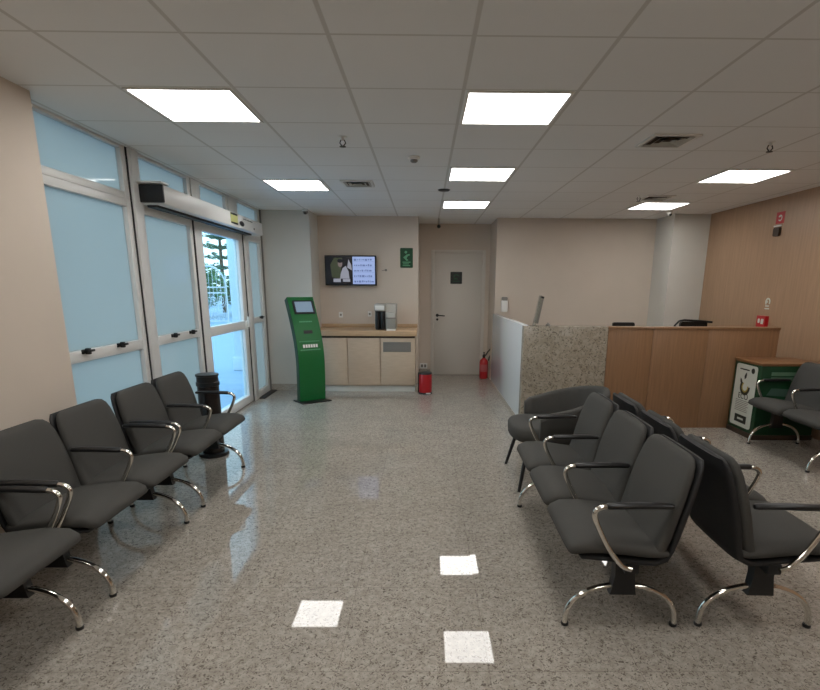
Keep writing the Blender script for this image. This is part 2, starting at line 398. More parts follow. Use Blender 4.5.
# ------------------------------------------------------------------ outside
struct(B('ground_outside', M_pave, -30, -2.45, -12, 50, -.14, -.02), 'pale paved yard outside the glass door')
def gate():
    g = thing('yard_gate', 'white arched scrollwork gate outside the clear glass door', 'gate', (-8.75, 22.0, -.02), math.radians(21))
    g.scale = (.58, .8, 1.12)
    for x in (-1.1, 1.1):
        MB().tube([(x, 0, 0), (x, 0, 1.75)], .05, 8).build('gate_post', M_gate, g)
    arch = [(1.1 * math.cos(a), 0, 1.3 + .75 * math.sin(a)) for a in [PI * k / 20 for k in range(21)]]
    MB().tube(arch, .04, 8).build('arch', M_gate, g)
    mb = MB()
    for k in range(9):
        x = -1.0 + k * .25
        mb.tube([(x, 0, .1), (x, 0, 1.3 + .75 * math.sqrt(max(0, 1 - (x / 1.1) ** 2)))], .018, 6)
    mb.build('bars', M_gate, g)
    mb = MB()
    for cx in (-.75, -.25, .25, .75):
        for cz in (.35, .8):
            mb.tube([(cx + (.03 + .018 * k * .55) * math.cos(k * .6), .03, cz + (.03 + .018 * k * .55) * math.sin(k * .6)) for k in range(22)], .018, 6)
    mb.build('scrollwork', M_gate, g)
    for z in (.08, 1.1, 1.3): MB().tube([(-1.1, 0, z), (1.1, 0, z)], .025, 6).build('rail', M_gate, g)
gate()
def foliage(mb, c, rad, n, size, squash=.8):
    for _ in range(n):
        while True:
            p = Vector([random.uniform(-1, 1) for _ in range(3)])
            if p.length < 1: break
        p = Vector((p.x * rad, p.y * rad, p.z * rad * squash)) + Vector(c)
        s = size * random.uniform(.6, 1.3)
        m = Matrix.Rotation(random.uniform(0, 6.28), 3, 'Z') @ Matrix.Rotation(random.uniform(-1, 1), 3, 'X')
        q = [m @ Vector(v) * s + p for v in ((-1, 0, 0), (0, -.4, 0), (1, 0, .1), (0, .4, .05))]
        mb.bm.faces.new([mb.bm.verts.new(v) for v in q])
def conifer(x, y, hgt, label):
    t = thing('conifer_tree', label, 'tree', (x, y, -.02))
    MB().tube([(0, 0, 0), (0, 0, hgt)], [.16, .03], 8).build('trunk', M_bark, t)
    mb = MB()
    z = hgt * .3
    while z < hgt - .2:
        R = (1 - z / hgt) * hgt * .34 + .25
        for k in range(7):
            a = k * .9 + z * 3; L = R * random.uniform(.8, 1.1)
            for s in range(16):
                u = (s + 1) / 16
                foliage(mb, (L * u * math.cos(a), L * u * math.sin(a), z + .12 * u * u * L), .14, 4, .11)
        z += .55
    mb.build('foliage', M_leaf2, t, smooth=None)
conifer(-11.7, 31.5, 6.6, 'tall layered conifer tree outside the clear door')
def bushtree(x, y, z, r, label, m=M_leaf):
    t = thing('leafy_tree', label, 'tree', (x, y, -.02))
    MB().tube([(0, 0, 0), (.1, 0, z * .6), (0, 0, z)], [.12, .09, .04], 8).build('trunk', M_bark, t)
    mb = MB(); foliage(mb, (0, 0, z), r, 2600, .13, .85); mb.build('foliage', m, t, smooth=None)
bushtree(-10.9, 26.0, 1.5, 1.35, 'rounded green shrub tree behind the white gate')
bushtree(-9.6, 28.9, 1.2, 1.1, 'green shrub tree beside the pale outdoor pillar')
bushtree(-17.6, 38, 2.4, 2.4, 'broad leafy tree standing behind the conifer')
b = MB().box(-3.46, -3.26, 9.6, 9.85, 0, 4.2, .02).box(-3.5, -3.22, 9.56, 9.89, 0, .25, .02).build('outdoor_pillar', M_out); tag(b, 'pale blue-white pillar outside the clear door', 'pillar'); b.location = (0, 0, -.02)
b = MB().box(-24, -3.6, 44, 44.3, 0, 1.3).box(-24, -3.6, 43.95, 44.35, 1.3, 1.4).build('boundary_wall', M_out); struct(b, 'low pale boundary wall across the yard')

# ------------------------------------------------------------------ ceiling lights
def ceiling_light():
    t = thing('ceiling_light', 'square', 'ceiling light', group='square LED panels in the ceiling grid')
    s = .287
    mb = MB(); i = .270
    mb.box(-s, s, -s, -i, -.008, 0, .002); mb.box(-s, s, i, s, -.008, 0, .002); mb.box(-s, -i, -i, i, -.008, 0, .002); mb.box(i, s, -i, i, -.008, 0, .002)
    mb.build('light_frame', M_white, t)
    MB().box(-i, i, -i, i, -.005, -.001).build('diffuser', M_lamp, t)
    return t
CL = [(0, 0, 'square ceiling light straight ahead, largest of the middle column of lights'),
      (0, 3, 'square ceiling light in the middle column, second of its three'),
      (0, 6, 'square ceiling light in the middle column nearest the white door'),
      (-3, 0, 'square ceiling light nearest the first frosted window'),
      (-3, 4, 'square ceiling light above the green kiosk side, near the door operator'),
      (4, 3, 'square ceiling light nearest the red alarm sign on the wood wall'),
      (4, 6, 'square ceiling light beside the white column over the reception'),
      (4, 0, 'square ceiling light above the bench along the wood wall'),
      (0, -3, 'square ceiling light over the aisle between the benches'),
      (-3, -3, 'square ceiling light over the nearest bench by the cream wall'),
      (4, -3, 'square ceiling light over the near end of the wood wall'),
      (0, -6, 'square ceiling light over the aisle at the near end of the room'),
      (-3, -6, 'square ceiling light by the cream wall at the near end of the room'),
      (4, -6, 'square ceiling light by the wood wall at the near end of the room')]
p0 = None
for i, j, lab in CL:
    o = ceiling_light() if p0 is None else copy_tree(p0)
    p0 = p0 or o
    o.location = (G0 + (i + .5) * TILE, H0 + (j + .5) * TILE, CEIL); o['label'] = lab

def vent(x, y, s, label):
    t = thing('air_diffuser', label, 'air vent', (x, y, CEIL), group='air diffusers in the ceiling')
    mb = MB(); i = s - .03
    mb.box(-s, s, -s, -i, -.012, 0, .003); mb.box(-s, s, i, s, -.012, 0, .003); mb.box(-s, -i, -i, i, -.012, 0, .003); mb.box(i, s, -i, i, -.012, 0, .003)
    mb.build('diffuser_frame', M_white, t)
    MB().box(-i, i, -i, i, -.002, -.0005).build('backing', M_dark, t)
    mb = MB(); k = i
    while k > .03:
        for q in range(4):
            m = Matrix.Rotation(q * PI / 2, 4, 'Z')
            a, b2 = k, k - .022
            pts = [(-a, -a, -.014), (a, -a, -.014), (b2, -b2, -.003), (-b2, -b2, -.003)]
            vs = [mb.bm.verts.new(m @ Vector(p)) for p in pts]; mb.bm.faces.new(vs)
        k -= .042
    mb.build('louvre', M_silver, t, smooth=None)
vent(1.70, 4.02, .165, 'square louvred air diffuser between the middle lights and the wood wall')
vent(-.68, 5.69, .16, 'square louvred air diffuser above the television wall')
vent(2.64, 6.40, .16, 'small louvred air diffuser beside the light over the reception')

def sprinkler(x, y, label):
    t = thing('sprinkler', label, 'sprinkler', (x, y, CEIL + .004), group='ceiling sprinklers')
    MB().lathe([(.03, 0), (.032, -.006), (.012, -.01), (.01, -.03)], 16).build('escutcheon', M_white, t)
    mb = MB().tube([(-.012, 0, -.025), (-.02, 0, -.045), (-.004, 0, -.065)], .004, 6).tube([(.012, 0, -.025), (.02, 0, -.045), (.004, 0, -.065)], .004, 6)
    mb.lathe([(.02, -.065), (.024, -.068), (.02, -.071)], 12); mb.build('sprinkler_head', mat('dark_metal', srgb(70, 68, 66), .4, metal=.5), t)
sprinkler(-.577, 4.005, 'sprinkler head between the window-side lights and the middle lights')
sprinkler(2.445, 4.045, 'sprinkler head in front of the light near the wood wall')
sprinkler(2.386, 6.256, 'sprinkler head beside the light over the reception')
t = thing('smoke_detector', 'small pale smoke detector left of the second middle light', 'smoke detector', (-.092, 4.56, CEIL))
MB().lathe([(.045, 0), (.05, -.01), (.045, -.02), (.03, -.024)], 20).build('detector_base', M_white, t)
MB().lathe([(.028, -.022), (.03, -.035), (.018, -.045)], 20).build('sensor_head', M_grey, t)
t = thing('ceiling_sensor', 'flat dark round sensor before the light nearest the white door', 'sensor', (.199, 6.01, CEIL))
MB().lathe([(.06, 0), (.062, -.008), (.05, -.014)], 24).build('sensor_disc', M_black, t)
MB().lathe([(.066, 0), (.066, -.003)], 24).build('mounting_ring', M_grey, t)
t = thing('hanging_sensor', 'dark sensor ball hanging on a thin rod before the white door', 'sensor', (.206, 8.4, CEIL))
MB().tube([(0, 0, 0), (0, 0, -.10)], .006, 8).build('rod', M_grey, t)
MB().ball((0, 0, -.115), .028).build('sensor_ball', M_black, t)
def camera_dome(x, y, label, side):
    t = thing('security_camera', label, 'security camera', (x, y, CEIL + .004))
    MB().lathe([(.04, 0), (.045, -.015), (.042, -.03)], 20).build('camera_base', M_white, t)
    MB().ball((0, 0, -.035), .036).build('camera_dome', M_white if side else M_grey, t)
    MB().ball((side * .0, -.02, -.052), .020).build('lens', M_black, t)
camera_dome(-1.62, 7.55, 'small dome security camera in front of the white column by the kiosk', 0)
camera_dome(3.28, 7.45, 'white dome security camera in front of the column over the reception', 1)

# ------------------------------------------------------------------ television niche
t = thing('television', 'black wall-mounted television showing a split screen', 'television', (-1.107, 8.2, 1.50))
B('cabinet_back', M_black, -.383, .383, -.085, -.05, 0, .435, t, .006)
B('wall_mount', M_blackm, -.12, .12, -.05, 0, .12, .32, t)
FR = ((0, -.0855, 0), (1, 0, 0), (0, 0, 1), (0, -1, 0))
def scr(name, m, polys, depth, parent=t, fr=FR):
    mb = MB()
    o, u, v, n = fr
    oo = Vector(o) + Vector(n) * depth
    for p in polys: mb.prism(p, .0006, (oo, u, v, n))
    return mb.build(name, m, parent, smooth=None)
sc = scr('screen', M_scr_d, [rrect(-.368, .368, .018, .42, .004)], 0)
R_ = lambda a, b, c, d: [(a, c), (b, c), (b, d), (a, d)]
scr('picture_glow', M_scr_o, [[(-.28, .12), (-.16, .10), (-.12, .40), (-.24, .40), (-.30, .30)]], .0008, sc)
scr('picture_coat', M_scr_w, [[(-.16, .10), (-.02, .10), (-.03, .20), (-.07, .285), (-.12, .25), (-.15, .17)], [(-.05, .26), (.02, .22), (.01, .30), (-.03, .38)], R_(-.26, -.15, .05, .10), R_(-.12, -.01, .055, .095)], .0012, sc)
scr('picture_face', M_scr_s, [circle(-.155, .315, .034, ry=.05)], .0014, sc)
scr('picture_hair', M_scr_d, [circle(-.155, .355, .042, ry=.028)], .0018, sc)
scr('text_panel', M_scr_b, [R_(.03, .36, .022, .416)], .001, sc)
tl = []
for r_ in range(5):
    z = .375 - r_ * .078; x = .05
    tl.append(R_(.045, .345, z - .028, z - .026))
    while x < .31:
        ww = random.uniform(.012, .04); tl.append(R_(x, x + ww, z - .014 + random.uniform(-.004, .004), z + random.uniform(.002, .014))); x += ww + .01
scr('screen_text', M_scr_t, tl, .002, sc)

def wall_sign(name, label, cat, loc, w_, h_, m, glyph, mg, lab2=None, rot=0):
    t = thing(name, label, cat, loc, rot)
    MB().prism(rrect(-w_ / 2, w_ / 2, 0, h_, .012), .006, ((0, 0, 0), (1, 0, 0), (0, 0, 1), (0, -1, 0))).build('plate', m, t, smooth=None)
    mb = MB()
    for g in glyph: mb.prism(g, .001, ((0, -.0062, 0), (1, 0, 0), (0, 0, 1), (0, -1, 0)))
    mb.build('pictogram', mg, t, smooth=None)
    return t
wall_sign('wall_sign', 'green rounded sign with pale pictogram right of the television', 'sign', (-.278, 8.2, 1.765), .19, .285, M_signg,
          [circle(-.01, .225, .02), [(-.05, .15), (.0, .19), (.045, .20), (.05, .18), (.02, .17), (.0, .135), (.03, .11), (.0, .10), (-.03, .13)],
           R_(-.06, .06, .075, .088), R_(-.055, .035, .05, .062), R_(-.06, .055, .025, .037)], M_signlt)
def plate(name, label, x, z, s, m=M_white):
    t = thing(name, label, 'outlet', (x, 8.2, z))
    MB().prism(rrect(-s, s, -s * 1.4, s * 1.4, .006), .008, ((0, 0, 0), (1, 0, 0), (0, 0, 1), (0, -1, 0))).build('cover_plate', m, t, smooth=None)
    MB().prism(rrect(-s * .45, s * .45, -s * .5, s * .5, .004), .004, ((0, -.008, 0), (1, 0, 0), (0, 0, 1), (0, -1, 0))).build('socket', M_grey, t, smooth=None)
plate('wall_outlet', 'small wall outlet above the worktop near the kiosk', -1.287, 1.065, .03)
plate('wall_outlet', 'small wall outlet beside the coffee machine', -.845, 1.08, .028)
t = thing('cable_outlet', 'tiny cable outlet between television and green sign', 'outlet', (-.588, 8.2, 1.73))
MB().lathe([(.018, 0), (.016, .012), (.008, .02)], 14, mtx=Matrix.Rotation(PI / 2, 4, 'X')).build('grommet', M_grey, t)
MB().tube([(0, -.015, 0), (-.03, -.03, -.006), (-.06, -.02, -.012)], .004, 6).build('cable_stub', M_grey, t)

# cabinet + worktop
c = thing('storage_cabinet', 'pale wood base cabinet with three doors under the worktop', 'cabinet', (-.86, 7.5, 0))
B('carcass', M_woodlite, -.72, .72, .022, .69, .09, .79, c)
B('plinth', M_wallw, -.72, .72, .05, .69, 0, .09, c)
xs = [(-.72, -.245), (-.238, .222), (.229, .72)]
for k, (a, b_) in enumerate(xs):
    dr = B('cabinet_door', M_woodlite, a + .003, b_ - .003, 0, .02, .105, .775, c, .003)
    if k == 2:
        g = MB(); g.box(.267, .664, -.004, 0, .582, .724, .002); g.build('vent_grille', M_grey, dr)
        mb = MB()
        for q in range(9): mb.box(.275, .656, -.008, -.004, .590 + q * .0145, .597 + q * .0145)
        mb.build('vent_slats', M_grey, dr)
B('shadow_rail', M_dark, -.72, .72, .012, .03, .778, .806, c)
tp = thing('worktop', 'wood-look worktop with backsplash under the coffee machine', 'worktop', (-.86, 7.5, .806))
B('top', M_woodtop, -.728, .745, -.025, .699, 0, .075, tp, .004)
B('backsplash', M_woodtop, -.728, .745, .68, .699, .075, .125, tp, .002)

# coffee machine
t = thing('coffee_machine', 'silver and black coffee machine on the worktop', 'coffee machine', (-.56, 7.62, .881))
B('body', M_silver, -.152, .152, .02, .34, .01, .335, t, .012)
o = B('head', M_silver, -.15, .0, -.06, .03, .245, .332, t, .008)
o = B('brew_recess', M_black, -.145, -.005, .0, .021, .02, .245, t, .004)
for x in (-.112, -.04):
    MB().lathe([(.026, .01), (.03, .02), (.03, .2), (.024, .24)], 16, c=(x, -.015, 0)).build('dispenser_column', M_black, t)
B('water_tank', M_silver, .01, .148, -.05, .03, .02, .23, t, .014)
B('tank_band', M_grey, .012, .146, -.056, -.048, .15, .168, t, .003)
B('drip_tray', M_white, .015, .145, -.075, .03, 0, .02, t, .004)
B('control_strip', M_white, -.14, -.01, -.064, -.058, .262, .316, t, .003)

t.scale = (1, 1, 1.1); t.location.y = 7.58

# kiosk
t = thing('ticket_kiosk', 'tall curved green ticket kiosk in front of the white column', 'kiosk', (-1.485, 6.86, 0), math.radians(36))
# local: +y = back, -y = front
prof = [(0.0, .012), (-.012, .2), (-.02, .4), (-.018, .56), (0.005, .72), (.05, .88), (.115, 1.04), (.19, 1.2), (.265, 1.345)]
def kx(z):
    for (a, b_), (c_, d_) in zip(prof[:-1], prof[1:]):
        if b_ <= z <= d_: return a + (c_ - a) * (z - b_) / (d_ - b_)
    return prof[-1][0]
import itertools
def smoothprof(n=36):
    out = []
    P = [Vector((a, b_)) for a, b_ in prof]
    for i in range(len(P) - 1):
        p0_, p1, p2, p3 = P[max(i - 1, 0)], P[i], P[i + 1], P[min(i + 2, len(P) - 1)]
        for k in range(5):
            u = k / 5
            out.append(.5 * ((2 * p1) + (-p0_ + p2) * u + (2 * p0_ - 5 * p1 + 4 * p2 - p3) * u * u + (-p0_ + 3 * p1 - 3 * p2 + p3) * u ** 3))
    out.append(P[-1]); return out
SP = smoothprof()
W2 = .178
def slab(x0, x1, off0, off1, z0=0, z1=9):
    mb = MB(); rr = []
    pts = [p for p in SP if z0 - 1e-6 <= p.y <= z1 + 1e-6]
    for i, p in enumerate(pts):
        a = pts[max(i - 1, 0)]; b_ = pts[min(i + 1, len(pts) - 1)]
        tn = (b_ - a).normalized(); nrm = Vector((-tn.y, tn.x))  # towards front (-y)
        f0 = p + nrm * off0; f1 = p + nrm * off1
        rr.append([(x0, f0.x, f0.y), (x1, f0.x, f0.y), (x1, f1.x, f1.y), (x0, f1.x, f1.y)])
    return mb.rings(rr)
slab(-W2, W2, 0, .006).build('front_panel', M_green, t, 30)
slab(-W2 - .004, W2 + .004, -.085, 0).build('body_shell', M_greenside, t, 30)
B('base_plate', M_black, -.205, .205, -.14, .17, 0, .014, t, .004)
def kframe(x, z):
    i = min(range(len(SP)), key=lambda q: abs(SP[q].y - z)); a = SP[max(i - 1, 0)]; b_ = SP[min(i + 1, len(SP) - 1)]
    tn = (b_ - a).normalized(); n = Vector((-tn.y, tn.x))
    p = SP[i] + n * .0062 + tn * ((z - SP[i].y) / max(tn.y, .1))
    return (Vector((x, p.x, p.y)), Vector((1, 0, 0)), Vector((0, tn.x, tn.y)), Vector((0, n.x, n.y)))
fk = kframe(.015, 1.215)
o = MB().prism(rrect(-.145, .145, -.095, .095, .015), .008, fk).build('screen_bezel', M_black, t, smooth=None)
fk2 = (fk[0] + fk[3] * .0082, fk[1], fk[2], fk[3])
MB().prism(rrect(-.115, .115, -.07, .075, .004), .001, fk2).build('touch_screen', M_scr_k, o, smooth=None)
fk = kframe(.0, 1.035); mb = MB(); x = -.09
for k in range(8): mb.prism(R_(x, x + .017, -.008, .008), .001, fk); x += .022
mb.build('logo_print', M_signlt, t, smooth=None)
MB().prism(rrect(-.06, .06, -.022, .022, .004), .004, kframe(.0, .905)).build('ticket_slot', M_black, t, smooth=None)
fk = kframe(.0, .73); mb = MB()
for z, n_, h_ in ((.055, 10, .012), (-.055, 12, .014)):
    for k in range(n_): mb.prism(R_(-.14 + k * .28 / n_, -.14 + k * .28 / n_ + .016, z, z + h_), .001, fk)
mb.build('small_print', M_signlt, t, smooth=None)
mb = MB()
for k in range(6): mb.prism(R_(-.10 + k * .035, -.10 + k * .035 + .026, -.02, .022), .001, fk)
mb.build('large_print', M_white, t, smooth=None)

# door in the corridor
d = sroot('door_2', 'white lacquered door at the corridor end', (.555, 9.1, 0))
mb = MB(); mb.box(-.455, -.40, -.02, 0, 0, 2.085, .004).box(.40, .455, -.02, 0, 0, 2.085, .004).box(-.40, .40, -.02, 0, 2.03, 2.085, .004)
mb.build('door_frame', M_door, d)
lf = B('door_leaf', M_door, -.397, .397, -.012, 0, .008, 2.027, d, .003)
mb = MB().lathe([(.026, 0), (.026, .01)], 18, c=(-.345, -.012, 1.02), mtx=Matrix.Rotation(PI / 2, 4, 'X'))
mb.tube([(-.345, -.02, 1.02), (-.345, -.055, 1.02), (-.33, -.062, 1.02), (-.22, -.06, 1.012)], .010, 8)
mb.lathe([(.02, 0), (.02, .008)], 18, c=(-.345, -.012, .95), mtx=Matrix.Rotation(PI / 2, 4, 'X')); mb.build('door_handle', M_blackm, d)
t = wall_sign('door_sign', 'small dark square sign with pale pictogram on the white door', 'sign', (.522, 9.087, 1.54), .195, .195, M_signgd,
              [[(-.05, .12), (-.03, .155), (.02, .16), (.055, .13), (.04, .12), (.01, .14), (-.02, .13), (-.03, .10)], R_(-.04, .02, .07, .10), R_(-.06, .06, .035, .048)], M_signg)
# extinguisher
t = thing('fire_extinguisher', 'red fire extinguisher on the floor beside the white door', 'fire extinguisher', (.985, 8.72, 0))
MB().lathe([(.06, 0), (.07, .012), (.072, .04), (.072, .27), (.06, .31), (.03, .335), (.022, .35)], 24).build('cylinder', M_red, t)
MB().lathe([(.024, .345), (.026, .39), (.015, .40)], 14).build('valve', M_blackm, t)
MB().box(-.012, .012, -.07, .05, .395, .41, .004).box(-.012, .012, -.06, .05, .425, .437, .004).build('handle', M_blackm, t)
MB().tube([(.02, -.01, .38), (.06, -.02, .45), (.105, -.02, .50), (.125, -.02, .47), (.115, -.02, .41), (.085, -.02, .36), (.078, -.01, .30)], .011, 8).build('hose', M_black, t)
mb = MB(); rr = []
for z in (.12, .24): rr.append([(.0732 * math.cos(a), .0732 * math.sin(a), z) for a in [math.radians(215 + 7.5 * k) for k in range(16)]])
mb.rings(rr, closed=False, cap=False).build('label_sticker', mat('extinguisher_label', srgb(168, 82, 84), .5), t)
# pedal bin
t = thing('pedal_bin', 'small red pedal bin with black trim beside the cabinet', 'bin', (.008, 7.42, 0))
MB().lathe([(.09, .02), (.095, .03), (.093, .27), (.09, .28)], 28).build('bin_body', M_red, t)
MB().lathe([(.093, .28), (.097, .285), (.09, .305), (.05, .315), (.001, .317)], 28).build('bin_lid', M_black, t)
MB().lathe([(.1, 0), (.1, .018), (.093, .022)], 28).build('bin_base', M_black, t)
B('pedal', M_white, .01, .075, -.13, -.085, .012, .022, t, .004)
B('hinge', M_black, -.105, -.086, -.03, .05, .02, .3, t, .004)
t = thing('floor_outlet_box', 'pale outlet box low on the wall behind the red bin', 'outlet', (-.02, 9.1, .11))
MB().prism(rrect(-.065, .065, 0, .09, .008), .03, ((0, 0, 0), (1, 0, 0), (0, 0, 1), (0, -1, 0))).build('outlet_cover', M_white, t, smooth=None)
MB().prism(rrect(-.045, -.01, .02, .07, .004), .003, ((0, -.03, 0), (1, 0, 0), (0, 0, 1), (0, -1, 0))).prism(rrect(.01, .045, .02, .07, .004), .003, ((0, -.03, 0), (1, 0, 0), (0, 0, 1), (0, -1, 0))).build('sockets', M_grey, t, smooth=None)

# ------------------------------------------------------------------ reception
CF, CH = 5.55, 1.09
c = thing('reception_counter', 'reception counter with granite end and three wood panels', 'counter', (0, CF, 0))
o = B('granite_panel', M_gran, 1.04, 1.925, 0, .12, 0, CH, c, .003); o['label'] = 'speckled beige granite front panel'
for a, b_ in ((1.93, 2.398), (2.402, 2.985), (2.989, 3.735)):
    B('wood_panel', M_woodc, a, b_, 0, .025, .0, CH - .025, c, .002)
B('counter_top', M_woodc, 1.927, 3.74, -.006, .12, CH - .025, CH, c, .003)
B('panel_backing', M_woodlite, 1.927, 3.735, .026, .11, 0, CH - .026, c)
B('desk_surface', M_woodlite, 1.13, 3.735, .12, .75, .72, .75, c)
o = B('side_panel', M_gloss, 1.055, 1.12, .12, 2.745, 0, CH, c, .003); o['label'] = 'glossy white side panel'
B('side_skirting', M_skirt, 1.048, 1.055, .12, 2.745, 0, .05, c)
# on the counter
t = thing('sign_holder', 'slanted grey card in a clear stand on the granite counter end', 'sign holder', (1.165, CF + .06, CH))
rot = Matrix.Rotation(math.radians(10), 4, 'Y')
MB().box(-.012, .012, -.07, .05, .03, .31, .002, rot=rot).build('card', M_grey, t)
MB().box(-.02, -.0125, -.08, .06, 0, .318, .001, rot=rot).build('stand_back', M_acryl, t)
MB().box(-.07, .03, -.055, .055, 0, .006, .001).build('stand_foot', M_acryl, t)
MB().box(-.013, .013, -.071, .051, .29, .311, .002, rot=rot).build('card_header', M_blackm, t)
t = thing('counter_knob', 'tiny round knob on the granite counter top', 'knob', (1.30, CF + .06, CH))
MB().lathe([(.025, 0), (.025, .008), (.02, .02), (.01, .028)], 20).build('dome', M_grey, t)
MB().lathe([(.005, .027), (.006, .036), (.001, .038)], 10).build('button', M_grey, t)
t = thing('soap_dispenser', 'white wall dispenser with grey top on the cream wall above the glossy panel', 'dispenser', (1.225, 8.3, 1.12))
MB().prism(rrect(-.045, .045, 0, .17, .015), .075, ((0, 0, 0), (1, 0, 0), (0, 0, 1), (0, -1, 0))).build('dispenser_body', M_white, t)
MB().prism(rrect(-.042, .042, .17, .225, .018), .07, ((0, 0, 0), (1, 0, 0), (0, 0, 1), (0, -1, 0))).build('dispenser_top', M_grey, t)
# behind the counter
t = thing('desk_monitor', 'dark monitor top edge showing above the counter beside the granite', 'monitor', (2.27, 6.05, .75))
mb = MB().prism(rrect(-.125, .125, .06, .355, .02), .03, ((0, .0, 0), (1, 0, 0), (0, 0, 1), (0, 1, 0))); mb.build('monitor_case', M_black, t, smooth=None)
MB().tube([(0, .03, 0), (0, .03, .2)], .02, 10).build('monitor_stand', M_black, t); B('monitor_foot', M_black, -.1, .1, -.06, .1, 0, .012, t, .004)
t = thing('office_chair', 'dark chair with tubular arm showing above the counter', 'chair', (3.36, 6.75, 0))
MB().prism(rrect(-.10, .24, .62, 1.075, .03), .05, ((0, 0, 0), (1, 0, 0), (0, .0, 1), (0, 1, 0))).build('chair_back', M_black, t, smooth=None)
MB().tube([(-.22, -.05, .70), (-.20, -.05, 1.03), (-.15, -.05, 1.085), (-.09, -.05, 1.098), (.1, -.04, 1.088), (.28, -.03, 1.072)], .013, 8).build('chair_frame', M_blackm, t)
B('chair_seat', M_black, -.24, .24, -.45, .02, .42, .5, t, .02)
for x in (-.2, .2):
    for y in (-.4, 0): MB().tube([(x, y, 0), (x, y, .43)], .014, 8).build('chair_leg', M_blackm, t)

# wood wall devices
def wall_dev(name, label, cat, y, z): return thing(name, label, cat, (3.983, y, z), PI / 2)   # local x -> along -? wall
t = wall_dev('alarm_sign', 'red square alarm sign with white pictogram high on the wood wall', 'sign', 6.20, 2.20)
fw_ = ((0, 0, 0), (1, 0, 0), (0, 0, 1), (0, 1, 0))
MB().prism(R_(-.07, .07, 0, .125), .006, fw_).build('plate', M_red, t, smooth=None)
fw2 = ((0, .0062, 0), (1, 0, 0), (0, 0, 1), (0, 1, 0))
ring = lambda cx, cy, r0, r1, a0, a1, n=14: [(cx + r1 * math.cos(a0 + (a1 - a0) * k / n), cy + r1 * math.sin(a0 + (a1 - a0) * k / n)) for k in range(n + 1)] + [(cx + r0 * math.cos(a1 + (a0 - a1) * k / n), cy + r0 * math.sin(a1 + (a0 - a1) * k / n)) for k in range(n + 1)]
MB().prism(ring(0, .06, .022, .034, .4, 5.6), .001, fw2).prism(circle(.005, .08, .012), .001, fw2).build('pictogram', M_paper, t, smooth=None)
t = wall_dev('alarm_siren', 'dark siren box under the red alarm sign', 'siren', 6.215, 2.065)
MB().prism(rrect(-.06, .045, 0, .095, .02), .03, fw_).build('siren_case', M_dark, t, smooth=None)
MB().prism(R_(-.06, .06, .104, .118), .02, fw_).build('siren_bracket', M_white, t, smooth=None)
t = wall_dev('alarm_decal', 'pale round alarm pictogram on the wood wall above the red call point', 'sign', 6.20, 1.255)
MB().prism(ring(0, .085, .028, .045, -.9, 3.8), .007, fw_).prism(circle(.012, .085, .014), .007, fw_).prism([(-.03, .03), (.035, .03), (.035, .045), (-.03, .045)], .007, fw_).prism(R_(-.04, .04, .0, .014), .007, fw_).build('decal_ring', M_paper, t, smooth=None)
t = wall_dev('alarm_call_point', 'red alarm call point on the wood wall at counter height', 'alarm', 6.22, 1.05)
MB().prism(rrect(-.08, .08, 0, .13, .012), .045, fw_).build('call_point_box', M_red, t, smooth=None)
fw3 = ((0, .046, 0), (1, 0, 0), (0, 0, 1), (0, 1, 0))
MB().prism(rrect(-.055, -.008, .035, .095, .01), .002, fw3).prism(rrect(.015, .05, .045, .095, .01), .002, fw3).build('press_window', M_paper, t, smooth=None)

# recycling bin box
t = thing('recycling_box', 'dark green collection box with wood top and white poster', 'recycling bin', (3.30, 5.075, 0))
B('box_body', M_greend, 0, .60, 0, .45, .05, .75, t, .006)
B('wood_lid', M_woodbin, -.01, .61, -.01, .46, .75, .778, t, .004)
B('plinth', M_dark, -.006, .606, -.006, .456, 0, .05, t, .003)
fp = ((-.001, 0, 0), (0, -1, 0), (0, 0, 1), (-1, 0, 0))     # poster face: u = -y
po = MB().prism(rrect(-.41, -.055, .085, .73, .03), .003, fp).build('poster', M_paper, t, smooth=None)
fp2 = ((-.0042, 0, 0), (0, -1, 0), (0, 0, 1), (-1, 0, 0))
def lf_(cx, cy, a, s): 
    pts = [(0, -1), (.45, -.3), (.35, .4), (0, 1), (-.35, .4), (-.45, -.3)]
    return [(cx + s * (x * math.cos(a) - y * math.sin(a)), cy + s * (x * math.sin(a) + y * math.cos(a))) for x, y in pts]
MB().prism(ring(-.225, .50, .055, .085, 2.4, 6.4), .001, fp2).prism(lf_(-.235, .615, -.3, .04), .001, fp2).prism(lf_(-.30, .555, .5, .035), .001, fp2).build('poster_emblem', M_signgd, po, smooth=None)
MB().prism(ring(-.225, .50, .04, .056, 2.2, 6.6), .001, fp2).build('emblem_ring', M_ochre, po, smooth=None)
MB().prism(circle(-.125, .68, .028), .001, fp2).prism(R_(-.345, -.185, .672, .684), .001, fp2).prism(R_(-.33, -.13, .125, .205), .001, fp2).build('poster_badges', M_signgd, po, smooth=None)
mb = MB()
for k in range(7): mb.prism(R_(-.35, -.12 - random.uniform(0, .06), .245 + k * .018, .251 + k * .018), .001, fp2)
mb.build('poster_text', M_grey, po, smooth=None)
MB().prism(R_(-.28, -.18, .155, .175), .001, ((-.0054, 0, 0), (0, -1, 0), (0, 0, 1), (-1, 0, 0))).build('badge_print', M_paper, po, smooth=None)
